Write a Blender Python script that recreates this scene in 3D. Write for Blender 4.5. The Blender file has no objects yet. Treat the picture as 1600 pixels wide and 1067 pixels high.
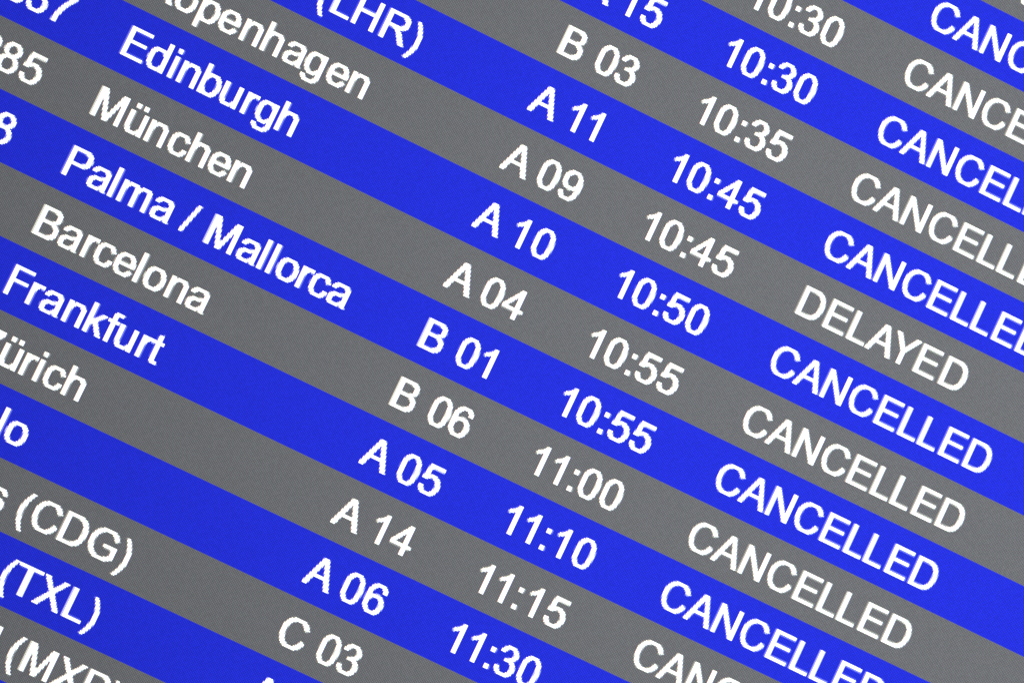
import bpy, math, re
import numpy as np
from mathutils import Matrix, Vector

S = 0.00053                     # one screen pixel, in metres
sc = bpy.context.scene

# ---------------------------------------------------------------- camera
# screen coordinates: x right, y down, z into the screen, all in screen pixels
def to_world(v):
    return Vector((v[0] * S, v[2] * S, -v[1] * S))

def rot(r):
    th = np.linalg.norm(r); k = r / th
    K = np.array([[0, -k[2], k[1]], [k[2], 0, -k[0]], [-k[1], k[0], 0]])
    return np.eye(3) + np.sin(th) * K + (1 - np.cos(th)) * K @ K

F_PX = 4728.9
RC = rot(np.array([-0.0556, -0.1220, 0.4468]))
TC = np.array([-107.2217, -454.5079, 1861.1081])
loc = -RC.T @ TC
cam_d = bpy.data.cameras.new('camera')
cam = bpy.data.objects.new('camera', cam_d)
sc.collection.objects.link(cam)
ax = [to_world(RC[0]).normalized(), to_world(-RC[1]).normalized(), to_world(-RC[2]).normalized()]
m = Matrix.Identity(4)
for i in range(3):
    for j in range(3):
        m[j][i] = ax[i][j]
m.translation = to_world(loc)
cam.matrix_world = m
cam_d.sensor_width = 36.0
cam_d.lens = 36.0 * F_PX / 1600.0
cam_d.clip_start = 0.01
cam_d.clip_end = 100.0
focus = np.array([150.0, 420.0, 0.0])
cam_d.dof.use_dof = True
cam_d.dof.focus_distance = float((RC @ (focus - loc))[2]) * S
cam_d.dof.aperture_fstop = 22.0
sc.camera = cam

# ---------------------------------------------------------------- light
world = bpy.data.worlds.new('World')
sc.world = world
world.use_nodes = True
bg = world.node_tree.nodes['Background']
bg.inputs[0].default_value = (0.9, 0.95, 1.0, 1)
bg.inputs[1].default_value = 0.05
sc.view_settings.view_transform = 'Standard'
sc.view_settings.look = 'None'
sc.view_settings.exposure = 0.0
sc.view_settings.gamma = 1.0
sc.view_settings.use_curve_mapping = False
sc.cycles.use_denoising = False
sc.cycles.use_adaptive_sampling = False
sc.cycles.max_bounces = 0          # the sheet is lit directly by the backlight
sc.cycles.filter_width = 1.7

# the backlight inside the housing: it shines through the liquid crystal sheet
bl_d = bpy.data.lights.new('backlight', 'AREA')
bl_d.shape = 'RECTANGLE'
bl_d.size = 0.10
bl_d.size_y = 0.10
bl_d.energy = 41.5
bl_d.color = (1.0, 0.995, 0.975)
bl = bpy.data.objects.new('backlight', bl_d)
sc.collection.objects.link(bl)
bl.location = to_world((590.0, 200.0, 0.0)) + Vector((0, 0.84, 0))
bl.rotation_euler = (math.radians(-90), 0, 0)      # shines towards -Y, at the sheet

# ---------------------------------------------------------------- materials
def node(nt, typ, **kw):
    n = nt.nodes.new(typ)
    for k, v in kw.items():
        setattr(n, k, v)
    return n

def lcd_material(name, colour=None, overlap=0.55):
    """Liquid crystal sheet: every pixel is three upright colour filters, red, green
    and blue, in a black matrix, lit from behind.  The colour is how far the crystal opens."""
    mat = bpy.data.materials.new(name)
    mat.use_nodes = True
    nt = mat.node_tree
    nt.nodes.clear()
    L = nt.links.new
    uv = node(nt, 'ShaderNodeUVMap', uv_map='pixel')
    sep = node(nt, 'ShaderNodeSeparateXYZ')
    L(uv.outputs[0], sep.inputs[0])

    def math_node(op, a, b=None, c=None):
        n = node(nt, 'ShaderNodeMath', operation=op)
        for i, v in enumerate((a, b, c)):
            if v is None:
                continue
            if isinstance(v, (int, float)):
                n.inputs[i].default_value = v
            else:
                L(v, n.inputs[i])
        return n.outputs[0]

    def window(coord, centre, half, soft):
        d = math_node('ABSOLUTE', math_node('SUBTRACT', coord, centre))
        n = node(nt, 'ShaderNodeMapRange', interpolation_type='LINEAR')
        n.inputs['From Min'].default_value = half + soft
        n.inputs['From Max'].default_value = half - soft
        L(d, n.inputs['Value'])
        return n.outputs[0]

    fx = math_node('FRACT', sep.outputs[0])
    fy = math_node('FRACT', sep.outputs[1])
    row = math_node('MULTIPLY_ADD', window(fy, 0.5, 0.38, 0.10), 0.65, 0.35)
    grid = math_node('MULTIPLY', row, math_node('MULTIPLY_ADD', window(fx, 0.5, 0.33, 0.14), 0.75, 0.25))
    # the filters overlap: each also passes some of its neighbours' light
    chan = [math_node('MULTIPLY', math_node('MULTIPLY_ADD', window(fx, c, 0.16, 0.06), 1.0 - overlap, overlap), grid)
            for c in (1 / 6, 0.5, 5 / 6)]
    mask = node(nt, 'ShaderNodeCombineColor')
    for i in range(3):
        L(chan[i], mask.inputs[i])
    mul = node(nt, 'ShaderNodeMix', data_type='RGBA', blend_type='MULTIPLY')
    mul.inputs['Factor'].default_value = 1.0
    L(mask.outputs[0], mul.inputs[6])
    if colour is None:
        at = node(nt, 'ShaderNodeAttribute', attribute_name='opening')
        L(at.outputs['Color'], mul.inputs[7])
    else:
        # tiny differences from pixel to pixel, as on any real sheet
        fl = node(nt, 'ShaderNodeVectorMath', operation='FLOOR')
        L(uv.outputs[0], fl.inputs[0])
        wn = node(nt, 'ShaderNodeTexWhiteNoise', noise_dimensions='2D')
        L(fl.outputs[0], wn.inputs['Vector'])
        mr = node(nt, 'ShaderNodeMapRange')
        mr.inputs['To Min'].default_value = 0.93
        mr.inputs['To Max'].default_value = 1.07
        L(wn.outputs['Value'], mr.inputs['Value'])
        sca = node(nt, 'ShaderNodeVectorMath', operation='SCALE')
        sca.inputs[0].default_value = colour
        L(mr.outputs[0], sca.inputs['Scale'])
        L(sca.outputs[0], mul.inputs[7])
    tr = node(nt, 'ShaderNodeBsdfTranslucent')
    L(mul.outputs[2], tr.inputs['Color'])
    # dark, faintly reflecting matt front
    df = node(nt, 'ShaderNodeBsdfDiffuse')
    df.inputs['Color'].default_value = (0.02, 0.02, 0.022, 1)
    ad = node(nt, 'ShaderNodeAddShader')
    L(tr.outputs[0], ad.inputs[0])
    L(df.outputs[0], ad.inputs[1])
    out = node(nt, 'ShaderNodeOutputMaterial')
    L(ad.outputs[0], out.inputs['Surface'])
    return mat

def plain(name, colour, rough):
    mat = bpy.data.materials.new(name)
    mat.use_nodes = True
    nt = mat.node_tree
    b = nt.nodes['Principled BSDF']
    tc = node(nt, 'ShaderNodeTexCoord')
    nz = node(nt, 'ShaderNodeTexNoise')
    nz.inputs['Scale'].default_value = 900.0
    nt.links.new(tc.outputs['Object'], nz.inputs['Vector'])
    bp = node(nt, 'ShaderNodeBump')
    bp.inputs['Strength'].default_value = 0.15
    bp.inputs['Distance'].default_value = 0.0005
    nt.links.new(nz.outputs['Fac'], bp.inputs['Height'])
    nt.links.new(bp.outputs[0], b.inputs['Normal'])
    b.inputs['Base Color'].default_value = (*colour, 1)
    b.inputs['Roughness'].default_value = rough
    return mat

BLUE = (0.0120, 0.0160, 0.462)
GREY = (0.0702, 0.0660, 0.0800)
M_BLUE = lcd_material('blue_crystal', BLUE, overlap=0.30)
M_GREY = lcd_material('grey_crystal', GREY)
M_TEXT = lcd_material('white_crystal', overlap=0.45)
M_CASE = plain('black_casing', (0.02, 0.02, 0.022), 0.45)

# ---------------------------------------------------------------- lettering
EM = 26.0
GLYPHS = {
 '0': (1139, "M85 723Q85 983 138.5 1141.5Q192 1300 297.5 1386Q403 1472 563 1472Q681 1472 770 1424.5Q859 1377 917 1287.5Q975 1198 1008 1069.5Q1041 941 1041 723Q1041 465 988 306.5Q935 148 829.5 61.5Q724 -25 563 -25Q351 -25 230 127Q85 310 85 723ZM270 723Q270 362 354.5 242.5Q439 123 563 123Q687 123 771.5 243Q856 363 856 723Q856 1085 771.5 1204Q687 1323 561 1323Q437 1323 363 1218Q270 1084 270 723Z"),
 '1': (1139, "M763 0H583V1147Q518 1085 412.5 1023Q307 961 223 930V1104Q374 1175 487 1276Q600 1377 647 1472H763V0Z"),
 '2': (1139, "M1031 173V0H62Q60 65 83 125Q120 224 201.5 320Q283 416 437 542Q676 738 760 852.5Q844 967 844 1069Q844 1176 767.5 1249.5Q691 1323 568 1323Q438 1323 360 1245Q282 1167 281 1029L96 1048Q115 1255 239 1363.5Q363 1472 572 1472Q783 1472 906 1355Q1029 1238 1029 1065Q1029 977 993 892Q957 807 873.5 713Q790 619 596 455Q434 319 388 270.5Q342 222 312 173H1031Z"),
 '3': (1139, "M86 387L266 411Q297 258 371.5 190.5Q446 123 553 123Q680 123 767.5 211Q855 299 855 429Q855 553 774 633.5Q693 714 568 714Q517 714 441 694L461 852Q479 850 490 850Q605 850 697 910Q789 970 789 1095Q789 1194 722 1259Q655 1324 549 1324Q444 1324 374 1258Q304 1192 284 1060L104 1092Q137 1273 254 1372.5Q371 1472 545 1472Q665 1472 766 1420.5Q867 1369 920.5 1280Q974 1191 974 1091Q974 996 923 918Q872 840 772 794Q902 764 974 669.5Q1046 575 1046 433Q1046 241 906 107.5Q766 -26 552 -26Q359 -26 231.5 89Q104 204 86 387Z"),
 '4': (1139, "M662 0V351H26V516L695 1466H842V516H1040V351H842V0H662ZM662 516V1177L203 516H662Z"),
 '5': (1139, "M85 384L274 400Q295 262 371.5 192.5Q448 123 556 123Q686 123 776 221Q866 319 866 481Q866 635 779.5 724Q693 813 553 813Q466 813 396 773.5Q326 734 286 671L117 693L259 1446H988V1274H403L324 880Q456 972 601 972Q793 972 925 839Q1057 706 1057 497Q1057 298 941 153Q800 -25 556 -25Q356 -25 229.5 87Q103 199 85 384Z"),
 '6': (1139, "M1019 1107L840 1093Q816 1199 772 1247Q699 1324 592 1324Q506 1324 441 1276Q356 1214 307 1095Q258 976 256 756Q321 855 415 903Q509 951 612 951Q792 951 918.5 818.5Q1045 686 1045 476Q1045 338 985.5 219.5Q926 101 822 38Q718 -25 586 -25Q361 -25 219 140.5Q77 306 77 686Q77 1111 234 1304Q371 1472 603 1472Q776 1472 886.5 1375Q997 1278 1019 1107ZM284 475Q284 382 323.5 297Q363 212 434 167.5Q505 123 583 123Q697 123 779 215Q861 307 861 465Q861 617 780 704.5Q699 792 576 792Q454 792 369 704.5Q284 617 284 475Z"),
 '7': (1139, "M97 1274V1447H1046V1307Q906 1158 768.5 911Q631 664 556 403Q502 219 487 0H302Q305 173 370 418Q435 663 556.5 890.5Q678 1118 815 1274H97Z"),
 '8': (1139, "M362 795Q250 836 196 912Q142 988 142 1094Q142 1254 257 1363Q372 1472 563 1472Q755 1472 872 1360.5Q989 1249 989 1089Q989 987 935.5 911.5Q882 836 773 795Q908 751 978.5 653Q1049 555 1049 419Q1049 231 916 103Q783 -25 566 -25Q349 -25 216 103.5Q83 232 83 424Q83 567 155.5 663.5Q228 760 362 795ZM326 1100Q326 996 393 930Q460 864 567 864Q671 864 737.5 929.5Q804 995 804 1090Q804 1189 735.5 1256.5Q667 1324 565 1324Q462 1324 394 1258Q326 1192 326 1100ZM268 423Q268 346 304.5 274Q341 202 413 162.5Q485 123 568 123Q697 123 781 206Q865 289 865 417Q865 547 778.5 632Q692 717 562 717Q435 717 351.5 633Q268 549 268 423Z"),
 '9': (1139, "M112 339L285 355Q307 233 369 178Q431 123 528 123Q611 123 673.5 161Q736 199 776 262.5Q816 326 843 434Q870 542 870 654Q870 666 869 690Q815 604 721.5 550.5Q628 497 519 497Q337 497 211 629Q85 761 85 977Q85 1200 216.5 1336Q348 1472 546 1472Q689 1472 807.5 1395Q926 1318 987.5 1175.5Q1049 1033 1049 763Q1049 482 988 315.5Q927 149 806.5 62Q686 -25 524 -25Q352 -25 243 70.5Q134 166 112 339ZM849 986Q849 1141 766.5 1232Q684 1323 568 1323Q448 1323 359 1225Q270 1127 270 971Q270 831 354.5 743.5Q439 656 563 656Q688 656 768.5 743.5Q849 831 849 986Z"),
 ':': (569, "M185 857V1062H390V857H185ZM185 0V205H390V0H185Z"),
 '/': (569, "M0 -25L425 1497H569L145 -25H0Z"),
 ' ': (569, ""),
 '(': (682, "M479 -431Q330 -243 227 9Q124 261 124 531Q124 769 201 987Q291 1240 479 1491H608Q487 1283 448 1194Q387 1056 352 906Q309 719 309 530Q309 49 608 -431H479Z"),
 ')': (682, "M253 -431H124Q423 49 423 530Q423 718 380 903Q346 1053 285 1191Q246 1281 124 1491H253Q441 1240 531 987Q608 769 608 531Q608 261 504.5 9Q401 -243 253 -431Z"),
 'A': (1366, "M-3 0L560 1466H769L1369 0H1148L977 444H364L203 0H-3ZM420 602H917L764 1008Q694 1193 660 1312Q632 1171 581 1032L420 602Z"),
 'B': (1366, "M150 0V1466H700Q868 1466 969.5 1421.5Q1071 1377 1128.5 1284.5Q1186 1192 1186 1091Q1186 997 1135 914Q1084 831 981 780Q1114 741 1185.5 647Q1257 553 1257 425Q1257 322 1213.5 233.5Q1170 145 1106 97Q1042 49 945.5 24.5Q849 0 709 0H150ZM344 850H661Q790 850 846 867Q920 889 957.5 940Q995 991 995 1068Q995 1141 960 1196.5Q925 1252 860 1272.5Q795 1293 637 1293H344V850ZM344 173H709Q803 173 841 180Q908 192 953 220Q998 248 1027 301.5Q1056 355 1056 425Q1056 507 1014 567.5Q972 628 897.5 652.5Q823 677 683 677H344V173Z"),
 'C': (1479, "M1204 514L1398 465Q1337 226 1178.5 100.5Q1020 -25 791 -25Q554 -25 405.5 71.5Q257 168 179.5 351Q102 534 102 744Q102 973 189.5 1143.5Q277 1314 438.5 1402.5Q600 1491 794 1491Q1014 1491 1164 1379Q1314 1267 1373 1064L1182 1019Q1131 1179 1034 1252Q937 1325 790 1325Q621 1325 507.5 1244Q394 1163 348 1026.5Q302 890 302 745Q302 558 356.5 418.5Q411 279 526 210Q641 141 775 141Q938 141 1051 235Q1164 329 1204 514Z"),
 'D': (1479, "M158 0V1466H663Q834 1466 924 1445Q1050 1416 1139 1340Q1255 1242 1312.5 1089.5Q1370 937 1370 741Q1370 574 1331 445Q1292 316 1231 231.5Q1170 147 1097.5 98.5Q1025 50 922.5 25Q820 0 687 0H158ZM352 173H665Q810 173 892.5 200Q975 227 1024 276Q1093 345 1131.5 461.5Q1170 578 1170 744Q1170 974 1094.5 1097.5Q1019 1221 911 1263Q833 1293 660 1293H352V173Z"),
 'E': (1366, "M162 0V1466H1222V1293H356V844H1167V672H356V173H1256V0H162Z"),
 'F': (1251, "M168 0V1466H1157V1293H362V839H1050V666H362V0H168Z"),
 'G': (1593, "M844 575V747L1465 748V204Q1322 90 1170 32.5Q1018 -25 858 -25Q642 -25 465.5 67.5Q289 160 199 335Q109 510 109 726Q109 940 198.5 1125.5Q288 1311 456 1401Q624 1491 843 1491Q1002 1491 1130.5 1439.5Q1259 1388 1332 1296Q1405 1204 1443 1056L1268 1008Q1235 1120 1186 1184Q1137 1248 1046 1286.5Q955 1325 844 1325Q711 1325 614 1284.5Q517 1244 457.5 1178Q398 1112 365 1033Q309 897 309 738Q309 542 376.5 410Q444 278 573 214Q702 150 847 150Q973 150 1093 198.5Q1213 247 1275 302V575H844Z"),
 'H': (1479, "M164 0V1466H358V864H1120V1466H1314V0H1120V691H358V0H164Z"),
 'K': (1366, "M150 0V1466H344V739L1072 1466H1335L720 872L1362 0H1106L584 742L344 508V0H150Z"),
 'L': (1139, "M150 0V1466H344V173H1066V0H150Z"),
 'M': (1706, "M152 0V1466H444L791 428Q839 283 861 211Q886 291 939 446L1290 1466H1551V0H1364V1227L938 0H763L339 1248V0H152Z"),
 'N': (1479, "M156 0V1466H355L1125 315V1466H1311V0H1112L342 1152V0H156Z"),
 'O': (1593, "M99 714Q99 1079 295 1285.5Q491 1492 801 1492Q1004 1492 1167 1395Q1330 1298 1415.5 1124.5Q1501 951 1501 731Q1501 508 1411 332Q1321 156 1156 65.5Q991 -25 800 -25Q593 -25 430 75Q267 175 183 348Q99 521 99 714ZM299 711Q299 446 441.5 293.5Q584 141 799 141Q1018 141 1159.5 295Q1301 449 1301 732Q1301 911 1240.5 1044.5Q1180 1178 1063.5 1251.5Q947 1325 802 1325Q596 1325 447.5 1183.5Q299 1042 299 711Z"),
 'P': (1366, "M158 0V1466H711Q857 1466 934 1452Q1042 1434 1115 1383.5Q1188 1333 1232.5 1242Q1277 1151 1277 1042Q1277 855 1158 725.5Q1039 596 728 596H352V0H158ZM352 769H731Q919 769 998 839Q1077 909 1077 1036Q1077 1128 1030.5 1193.5Q984 1259 908 1280Q859 1293 727 1293H352V769Z"),
 'R': (1479, "M161 0V1466H811Q1007 1466 1109 1426.5Q1211 1387 1272 1287Q1333 1187 1333 1066Q1333 910 1232 803Q1131 696 920 667Q997 630 1037 594Q1122 516 1198 399L1453 0H1209L1015 305Q930 437 875 507Q820 577 776.5 605Q733 633 688 644Q655 651 580 651H355V0H161ZM355 819H772Q905 819 980 846.5Q1055 874 1094 934.5Q1133 995 1133 1066Q1133 1170 1057.5 1237Q982 1304 819 1304H355V819Z"),
 'T': (1251, "M531 0V1293H48V1466H1210V1293H725V0H531Z"),
 'X': (1366, "M9 0L576 764L76 1466H307L573 1090Q656 973 691 910Q740 990 807 1077L1102 1466H1313L798 775L1353 0H1113L744 523Q713 568 680 621Q631 541 610 511L242 0H9Z"),
 'Y': (1366, "M571 0V621L6 1466H242L531 1024Q611 900 680 776Q746 891 840 1035L1124 1466H1350L765 621V0H571Z"),
 'Z': (1251, "M41 0V180L792 1119Q872 1219 944 1293H126V1466H1176V1293L353 276L264 173H1200V0H41Z"),
 'a': (1139, "M828 131Q728 46 635.5 11Q543 -24 437 -24Q262 -24 168 61.5Q74 147 74 280Q74 358 109.5 422.5Q145 487 202.5 526Q260 565 332 585Q385 599 492 612Q710 638 813 674Q814 711 814 721Q814 831 763 876Q694 937 558 937Q431 937 370.5 892.5Q310 848 281 735L105 759Q129 872 184 941.5Q239 1011 343 1048.5Q447 1086 584 1086Q720 1086 805 1054Q890 1022 930 973.5Q970 925 986 851Q995 805 995 685V445Q995 194 1006.5 127.5Q1018 61 1052 0H864Q836 56 828 131ZM813 533Q715 493 519 465Q408 449 362 429Q316 409 291 370.5Q266 332 266 285Q266 213 320.5 165Q375 117 480 117Q584 117 665 162.5Q746 208 784 287Q813 348 813 467V533Z"),
 'b': (1139, "M301 0H134V1466H314V943Q428 1086 605 1086Q703 1086 790.5 1046.5Q878 1007 934.5 935.5Q991 864 1023 763Q1055 662 1055 547Q1055 274 920 125Q785 -24 596 -24Q408 -24 301 133V0ZM299 539Q299 348 351 263Q436 124 581 124Q699 124 785 226.5Q871 329 871 532Q871 740 788.5 839Q706 938 589 938Q471 938 385 835.5Q299 733 299 539Z"),
 'c': (1024, "M828 389L1005 366Q976 183 856.5 79.5Q737 -24 563 -24Q345 -24 212.5 118.5Q80 261 80 527Q80 699 137 828Q194 957 310.5 1021.5Q427 1086 564 1086Q737 1086 847 998.5Q957 911 988 750L813 723Q788 830 724.5 884Q661 938 571 938Q435 938 350 840.5Q265 743 265 532Q265 318 347 221Q429 124 561 124Q667 124 738 189Q809 254 828 389Z"),
 'd': (1139, "M824 0V134Q723 -24 527 -24Q400 -24 293.5 46Q187 116 128.5 241.5Q70 367 70 530Q70 689 123 818.5Q176 948 282 1017Q388 1086 519 1086Q615 1086 690 1045.5Q765 1005 812 940V1466H991V0H824ZM255 530Q255 326 341 225Q427 124 544 124Q662 124 744.5 220.5Q827 317 827 515Q827 733 743 835Q659 937 536 937Q416 937 335.5 839Q255 741 255 530Z"),
 'e': (1139, "M862 342L1048 319Q1004 156 885 66Q766 -24 581 -24Q348 -24 211.5 119.5Q75 263 75 522Q75 790 213 938Q351 1086 571 1086Q784 1086 919 941Q1054 796 1054 533Q1054 517 1053 485H261Q271 310 360 217Q449 124 582 124Q681 124 751 176Q821 228 862 342ZM271 633H864Q852 767 796 834Q710 938 573 938Q449 938 364.5 855Q280 772 271 633Z"),
 'f': (569, "M178 0V922H19V1062H178V1175Q178 1282 197 1334Q223 1404 288.5 1447.5Q354 1491 472 1491Q548 1491 640 1473L613 1316Q557 1326 507 1326Q425 1326 391 1291Q357 1256 357 1160V1062H564V922H357V0H178Z"),
 'g': (1139, "M102 -88L277 -114Q288 -195 338 -232Q405 -282 521 -282Q646 -282 714 -232Q782 -182 806 -92Q820 -37 819 139Q701 0 525 0Q306 0 186 158Q66 316 66 537Q66 689 121 817.5Q176 946 280.5 1016Q385 1086 526 1086Q714 1086 836 934V1062H1002V144Q1002 -104 951.5 -207.5Q901 -311 791.5 -371Q682 -431 522 -431Q332 -431 215 -345.5Q98 -260 102 -88ZM251 550Q251 341 334 245Q417 149 542 149Q666 149 750 244.5Q834 340 834 544Q834 739 747.5 838Q661 937 539 937Q419 937 335 839.5Q251 742 251 550Z"),
 'h': (1139, "M135 0V1466H315V940Q441 1086 633 1086Q751 1086 838 1039.5Q925 993 962.5 911Q1000 829 1000 673V0H820V673Q820 808 761.5 869.5Q703 931 596 931Q516 931 445.5 889.5Q375 848 345 777Q315 706 315 581V0H135Z"),
 'i': (455, "M136 1259V1466H316V1259H136ZM136 0V1062H316V0H136Z"),
 'k': (1024, "M136 0V1466H316V630L742 1062H975L569 668L1016 0H794L443 543L316 421V0H136Z"),
 'l': (455, "M131 0V1466H311V0H131Z"),
 'm': (1706, "M135 0V1062H296V913Q346 991 429 1038.5Q512 1086 618 1086Q736 1086 811.5 1037Q887 988 918 900Q1044 1086 1246 1086Q1404 1086 1489 998.5Q1574 911 1574 729V0H1395V669Q1395 777 1377.5 824.5Q1360 872 1314 901Q1268 930 1206 930Q1094 930 1020 855.5Q946 781 946 617V0H766V690Q766 810 722 870Q678 930 578 930Q502 930 437.5 890Q373 850 344 773Q315 696 315 551V0H135Z"),
 'n': (1139, "M135 0V1062H297V911Q414 1086 635 1086Q731 1086 811.5 1051.5Q892 1017 932 961Q972 905 988 828Q998 778 998 653V0H818V646Q818 756 797 810.5Q776 865 722.5 897.5Q669 930 597 930Q482 930 398.5 857Q315 784 315 580V0H135Z"),
 'o': (1139, "M68 531Q68 826 232 968Q369 1086 566 1086Q785 1086 924 942.5Q1063 799 1063 546Q1063 341 1001.5 223.5Q940 106 822.5 41Q705 -24 566 -24Q343 -24 205.5 119Q68 262 68 531ZM253 531Q253 327 342 225.5Q431 124 566 124Q700 124 789 226Q878 328 878 537Q878 734 788.5 835.5Q699 937 566 937Q431 937 342 836Q253 735 253 531Z"),
 'p': (1139, "M135 -407V1062H299V924Q357 1005 430 1045.5Q503 1086 607 1086Q743 1086 847 1016Q951 946 1004 818.5Q1057 691 1057 539Q1057 376 998.5 245.5Q940 115 828.5 45.5Q717 -24 594 -24Q504 -24 432.5 14Q361 52 315 110V-407H135ZM298 525Q298 320 381 222Q464 124 582 124Q702 124 787.5 225.5Q873 327 873 540Q873 743 789.5 844Q706 945 590 945Q475 945 386.5 837.5Q298 730 298 525Z"),
 'r': (682, "M133 0V1062H295V901Q357 1014 409.5 1050Q462 1086 525 1086Q616 1086 710 1028L648 861Q582 900 516 900Q457 900 410 864.5Q363 829 343 766Q313 670 313 556V0H133Z"),
 's': (1024, "M63 317L241 345Q256 238 324.5 181Q393 124 516 124Q640 124 700 174.5Q760 225 760 293Q760 354 707 389Q670 413 523 450Q325 500 248.5 536.5Q172 573 132.5 637.5Q93 702 93 780Q93 851 125.5 911.5Q158 972 214 1012Q256 1043 328.5 1064.5Q401 1086 484 1086Q609 1086 703.5 1050Q798 1014 843 952.5Q888 891 905 788L729 764Q717 846 659.5 892Q602 938 497 938Q373 938 320 897Q267 856 267 801Q267 766 289 738Q311 709 358 690Q385 680 517 644Q708 593 783.5 560.5Q859 528 902 466Q945 404 945 312Q945 222 892.5 142.5Q840 63 741 19.5Q642 -24 517 -24Q310 -24 201.5 62Q93 148 63 317Z"),
 't': (569, "M528 161L554 2Q478 -14 418 -14Q320 -14 266 17Q212 48 190 98.5Q168 149 168 311V922H36V1062H168V1325L347 1433V1062H528V922H347V301Q347 224 356.5 202Q366 180 387.5 167Q409 154 449 154Q479 154 528 161Z"),
 'u': (1139, "M831 0V156Q707 -24 494 -24Q400 -24 318.5 12Q237 48 197.5 102.5Q158 157 142 236Q131 289 131 404V1062H311V473Q311 332 322 283Q339 212 394 171.5Q449 131 530 131Q611 131 682 172.5Q753 214 782.5 285.5Q812 357 812 493V1062H992V0H831Z"),
}
GLYPHS['\u00fc'] = (1139, GLYPHS['u'][1] + "M280 1259V1466H468V1259H280ZM646 1259V1466H834V1259H646Z")
KERN = {('1', '1'): -130, ('A', ' '): -113, (' ', 'A'): -113, ('A', 'Y'): -152, ('Y', 'E'): 0,
        ('P', 'a'): -37, ('F', 'r'): -37, ('r', 'c'): -37, ('r', 'f'): 0, ('k', 'f'): 0}

def warp(y):
    """Grid fitting: x-height and capital height fall on whole pixels."""
    return np.interp(y, [-431, -25, 0, 1062, 1086, 1466, 1491], [-5.2, 0.0, 0.0, 14.0, 14.0, 19.0, 19.0])

def contours(path):
    out, cur, x, y = [], [], 0.0, 0.0
    for cmd, args in re.findall(r'([MLHVQZ])([^MLHVQZ]*)', path):
        a = [float(t) for t in args.split()]
        if cmd == 'M':
            cur = [(a[0], a[1])]; x, y = a
        elif cmd == 'L':
            x, y = a; cur.append((x, y))
        elif cmd == 'H':
            x = a[0]; cur.append((x, y))
        elif cmd == 'V':
            y = a[0]; cur.append((x, y))
        elif cmd == 'Q':
            for k in range(1, 7):
                t = k / 6
                cur.append(((1-t)**2*x + 2*t*(1-t)*a[0] + t*t*a[2], (1-t)**2*y + 2*t*(1-t)*a[1] + t*t*a[3]))
            x, y = a[2], a[3]
        else:
            out.append(np.array(cur))
    return out

SS = 8
def raster(ch, bold):
    """How much of each pixel the letter covers: array [row, column], its left column and top row."""
    cs = contours(GLYPHS[ch][1])
    if not cs:
        return None
    cs = [np.stack([c[:, 0] * EM / 2048, warp(c[:, 1])], 1) for c in cs]
    allp = np.concatenate(cs)
    x0, x1 = math.floor(allp[:, 0].min() - 0.4), math.ceil(allp[:, 0].max() + 0.4)
    y0, y1 = math.floor(allp[:, 1].min()), math.ceil(allp[:, 1].max())
    xs = x0 + (np.arange((x1 - x0) * SS) + 0.5) / SS
    ys = y0 + (np.arange((y1 - y0) * SS) + 0.5) / SS
    img = np.zeros((len(ys), len(xs)), bool)
    for c in cs:
        d = np.roll(c, -1, 0)
        for (ax_, ay), (bx, by) in zip(c, d):
            if ay == by:
                continue
            lo, hi = min(ay, by), max(ay, by)
            for r in np.nonzero((ys >= lo) & (ys < hi))[0]:
                xc = ax_ + (ys[r] - ay) * (bx - ax_) / (by - ay)
                img[r] ^= xs >= xc
    wide = img.copy()
    for k in range(1, 4 if bold else 3):        # about three pixels to a stem
        wide[:, k:] |= img[:, :-k]
        wide[:, :-k] |= img[:, k:]
    img = wide
    cov = img.reshape(y1 - y0, SS, x1 - x0, SS).mean((1, 3))
    if bold:
        cov = np.clip((cov - 0.2) / 0.6, 0.0, 1.0)
    return cov[::-1], x0, -y1
RASTER = {(ch, b): raster(ch, b) for ch in GLYPHS for b in (False, True)}

def layout(text, x, bold):
    """Pixel coverage of a word: dict (column, row relative to the baseline) -> 0..1"""
    px = {}
    pen, prev = x, None
    for ch in text:
        if prev:
            pen += KERN.get((prev, ch), 0) * EM / 2048
        r = RASTER[ch, bold]
        if r:
            cov, gx, gy = r
            ox = round(pen)
            for (j, i) in zip(*np.nonzero(cov > 0.06)):
                k = (ox + gx + int(i), gy + int(j))
                px[k] = min(1.0, px.get(k, 0) + float(cov[j, i]))
        pen += GLYPHS[ch][0] * EM / 2048
        prev = ch
    return px, pen

def width(text):
    return layout(text, 0.0, False)[1]

# ---------------------------------------------------------------- meshes
def sheet(name, rects, mat, parent, colours=None):
    """Flat sheet made of pixel cells, one mesh."""
    verts, faces, index = [], [], {}
    def v(x, y):
        k = (x, y)
        if k not in index:
            index[k] = len(verts)
            verts.append((x * S, 0.0, -y * S))
        return index[k]
    for poly in rects:
        faces.append(tuple(v(x, y) for x, y in reversed(poly)))
    me = bpy.data.meshes.new(name)
    me.from_pydata(verts, [], faces)
    uv = me.uv_layers.new(name='pixel')
    co = np.array(verts)
    li = np.zeros(len(me.loops), np.int32)
    me.loops.foreach_get('vertex_index', li)
    uvs = np.stack([co[li, 0] / S + 1000.0, co[li, 2] / S + 1000.0], 1).astype(np.float32)
    uv.data.foreach_set('uv', uvs.ravel())
    if colours is not None:
        at = me.attributes.new('opening', 'FLOAT_COLOR', 'FACE')
        at.data.foreach_set('color', np.array([(*c, 1.0) for c in colours], np.float32).ravel())
    me.materials.append(mat)
    o = bpy.data.objects.new(name, me)
    sc.collection.objects.link(o)
    o.parent = parent
    return o

def to_code(v):
    return v ** (1 / 2.2)

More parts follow.
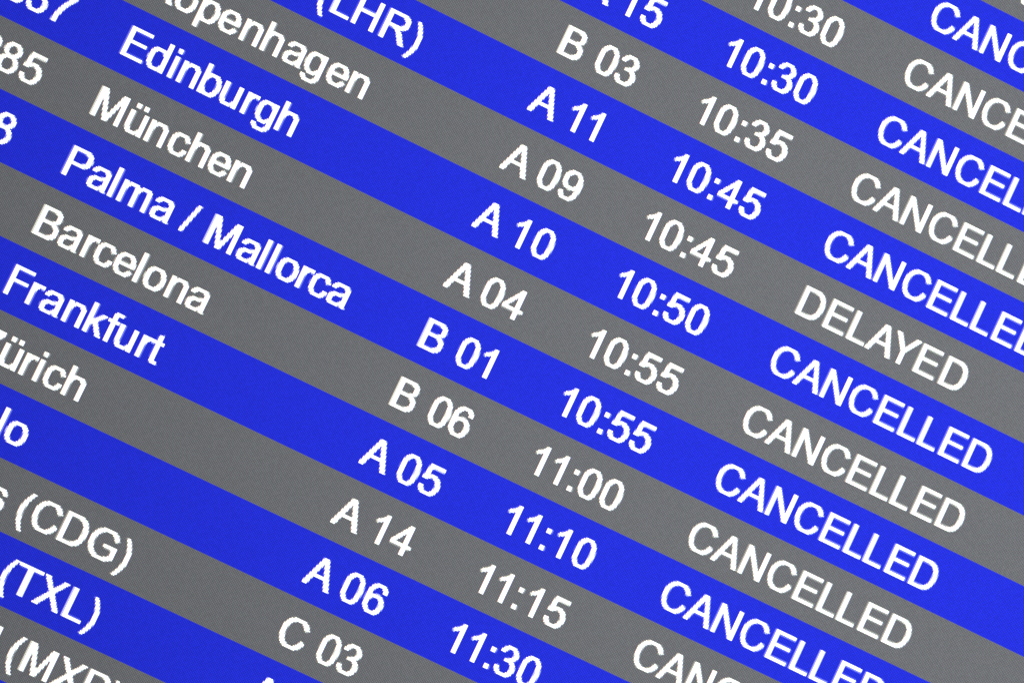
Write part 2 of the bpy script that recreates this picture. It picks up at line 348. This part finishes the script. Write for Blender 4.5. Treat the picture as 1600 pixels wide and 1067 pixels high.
WHITE = (0.93, 0.85, 0.90)
def text_cells(px, base, back):
    """The pixels of a word as single cells, each opened as far as the letter covers it."""
    rects, cols = [], []
    for (x, y), c in px.items():
        c = max(1, min(8, round(c * 8))) / 8
        rects.append(((x, base + y), (x + 1, base + y), (x + 1, base + y + 1), (x, base + y + 1)))
        cols.append(tuple((to_code(b) + (to_code(w) - to_code(b)) * c) ** 2.2 for b, w in zip(back, WHITE)))
    return rects, cols

def row_cells(x0, x1, y0, y1, taken):
    """The row's own pixels: everything the lettering leaves free, with edges that meet corner to corner."""
    if not taken:
        return [((x0, y0), (x1, y0), (x1, y1), (x0, y1))]
    xs = sorted({x0, x1} | {x for x, _ in taken} | {x + 1 for x, _ in taken})
    ya, yb = min(y for _, y in taken), max(y for _, y in taken) + 1
    out = [((x0, y0), (x1, y0)) + tuple((x, ya) for x in reversed(xs)),
           tuple((x, yb) for x in xs) + ((x1, y1), (x0, y1))]
    for y in range(ya, yb):
        for a, b in zip(xs, xs[1:]):
            if (a, y) not in taken:
                out.append(((a, y), (b, y), (b, y + 1), (a, y + 1)))
    return out

# ---------------------------------------------------------------- the display
display = bpy.data.objects.new('flight_display', None)
sc.collection.objects.link(display)
display['label'] = 'backlit airport departures display of blue and grey rows with white lettering, mostly cancelled flights'
display['category'] = 'display screen'

X_LEFT, X_RIGHT = -220, 740
XG, XT, XS = 240, 334, 444      # gate, time and status columns; destinations start at 0
XF = -34                        # flight numbers end here

ROWS = {   # row: flight number, destination, gate, time, status
    0: (None, None, None, None, 'CANCELLED'),
    1: (None, None, None, None, 'CANCELLED'),
    2: (None, None, None, '10:30', 'CANCELLED'),
    3: (None, None, 'A 15', '10:30', 'CANCELLED'),
    4: (None, None, 'B 03', '10:35', 'CANCELLED'),
    5: (None, 'London (LHR)', 'A 11', '10:45', 'CANCELLED'),
    6: (None, 'Kopenhagen', 'A 09', '10:45', 'DELAYED'),
    7: ('537', 'Edinburgh', 'A 10', '10:50', 'CANCELLED'),
    8: ('285', 'M\u00fcnchen', 'A 04', '10:55', 'CANCELLED'),
    9: ('8', 'Palma / Mallorca', 'B 01', '10:55', 'CANCELLED'),
    10: (None, 'Barcelona', 'B 06', '11:00', 'CANCELLED'),
    11: (None, 'Frankfurt', 'A 05', '11:10', 'CANCELLED'),
    12: (None, 'Z\u00fcrich', 'A 14', '11:15', 'CANCELLED'),
    13: (None, 'Oslo', 'A 06', '11:30', None),
    14: (None, 'Paris (CDG)', 'C 03', None, None),
    15: (None, 'Berlin (TXL)', 'A 03', None, None),
    16: (None, 'Mailand (MXP)', None, None, None),
    17: (None, None, None, None, None),
}
NAMES = ('flight_number', 'destination', 'gate', 'departure_time', 'flight_status')

def row_top(k):
    return k * 40 + (1 if k >= 8 else 0)

for k in range(-4, 22):
    cells = ROWS.get(k, (None,) * 5)
    blue = k % 2 == 1
    back = BLUE if blue else GREY
    y0, y1 = row_top(k), row_top(k + 1)
    taken, texts = set(), []
    for name, word, x in zip(NAMES, cells, (XF, 0, XG, XT, XS)):
        if not word:
            continue
        if name == 'flight_number':
            x = XF - width(word)
        px, _ = layout(word, x, name != 'flight_status')
        base = y0 + 30
        px = {(a, b): c for (a, b), c in px.items() if y0 <= base + b < y1}
        taken |= {(a, base + b) for (a, b) in px}
        texts.append((name, word, text_cells(px, base, back)))
    row = sheet('timetable_row', row_cells(X_LEFT, X_RIGHT, y0, y1, taken), M_BLUE if blue else M_GREY, display)
    words = [w for w in cells if w]
    if words:
        row['label'] = ('blue' if blue else 'grey') + ' row reading ' + ' '.join(words)
    for name, word, (rects, cols) in texts:
        t = sheet(name, rects, M_TEXT, row, cols)
        t['label'] = 'white lettering ' + word

# bezel and casing round the sheet
def box(verts, faces, x0, x1, y0, y1, z0, z1):
    b = len(verts)
    for z in (z0, z1):
        for y in (y0, y1):
            for x in (x0, x1):
                verts.append((x, y, z))
    for f in ((0, 2, 3, 1), (4, 5, 7, 6), (0, 1, 5, 4), (2, 6, 7, 3), (0, 4, 6, 2), (1, 3, 7, 5)):
        faces.append(tuple(b + i for i in f))

def solid(name, boxes, mat, parent, bevel):
    verts, faces = [], []
    for b in boxes:
        box(verts, faces, *b)
    me = bpy.data.meshes.new(name)
    me.from_pydata(verts, [], faces)
    me.materials.append(mat)
    o = bpy.data.objects.new(name, me)
    sc.collection.objects.link(o)
    o.parent = parent
    if bevel:
        md = o.modifiers.new('bevel', 'BEVEL')
        md.width = bevel
        md.segments = 2
    return o

xa, xb = X_LEFT * S, X_RIGHT * S
za, zb = -row_top(22) * S, -row_top(-4) * S
w = 0.03
solid('bezel', [(xa - w, xa, -0.012, 0.02, za - w, zb + w), (xb, xb + w, -0.012, 0.02, za - w, zb + w),
                (xa, xb, -0.012, 0.02, zb, zb + w), (xa, xb, -0.012, 0.02, za - w, za)], M_CASE, display, 0.002)
d = 0.92
solid('casing', [(xa - w, xa - w + 0.012, 0.021, d, za - w, zb + w), (xb + w - 0.012, xb + w, 0.021, d, za - w, zb + w),
                 (xa - w + 0.012, xb + w - 0.012, 0.021, d, zb + w - 0.012, zb + w),
                 (xa - w + 0.012, xb + w - 0.012, 0.021, d, za - w, za - w + 0.012),
                 (xa - w, xb + w, d, d + 0.01, za - w, zb + w)], M_CASE, display, 0.0)
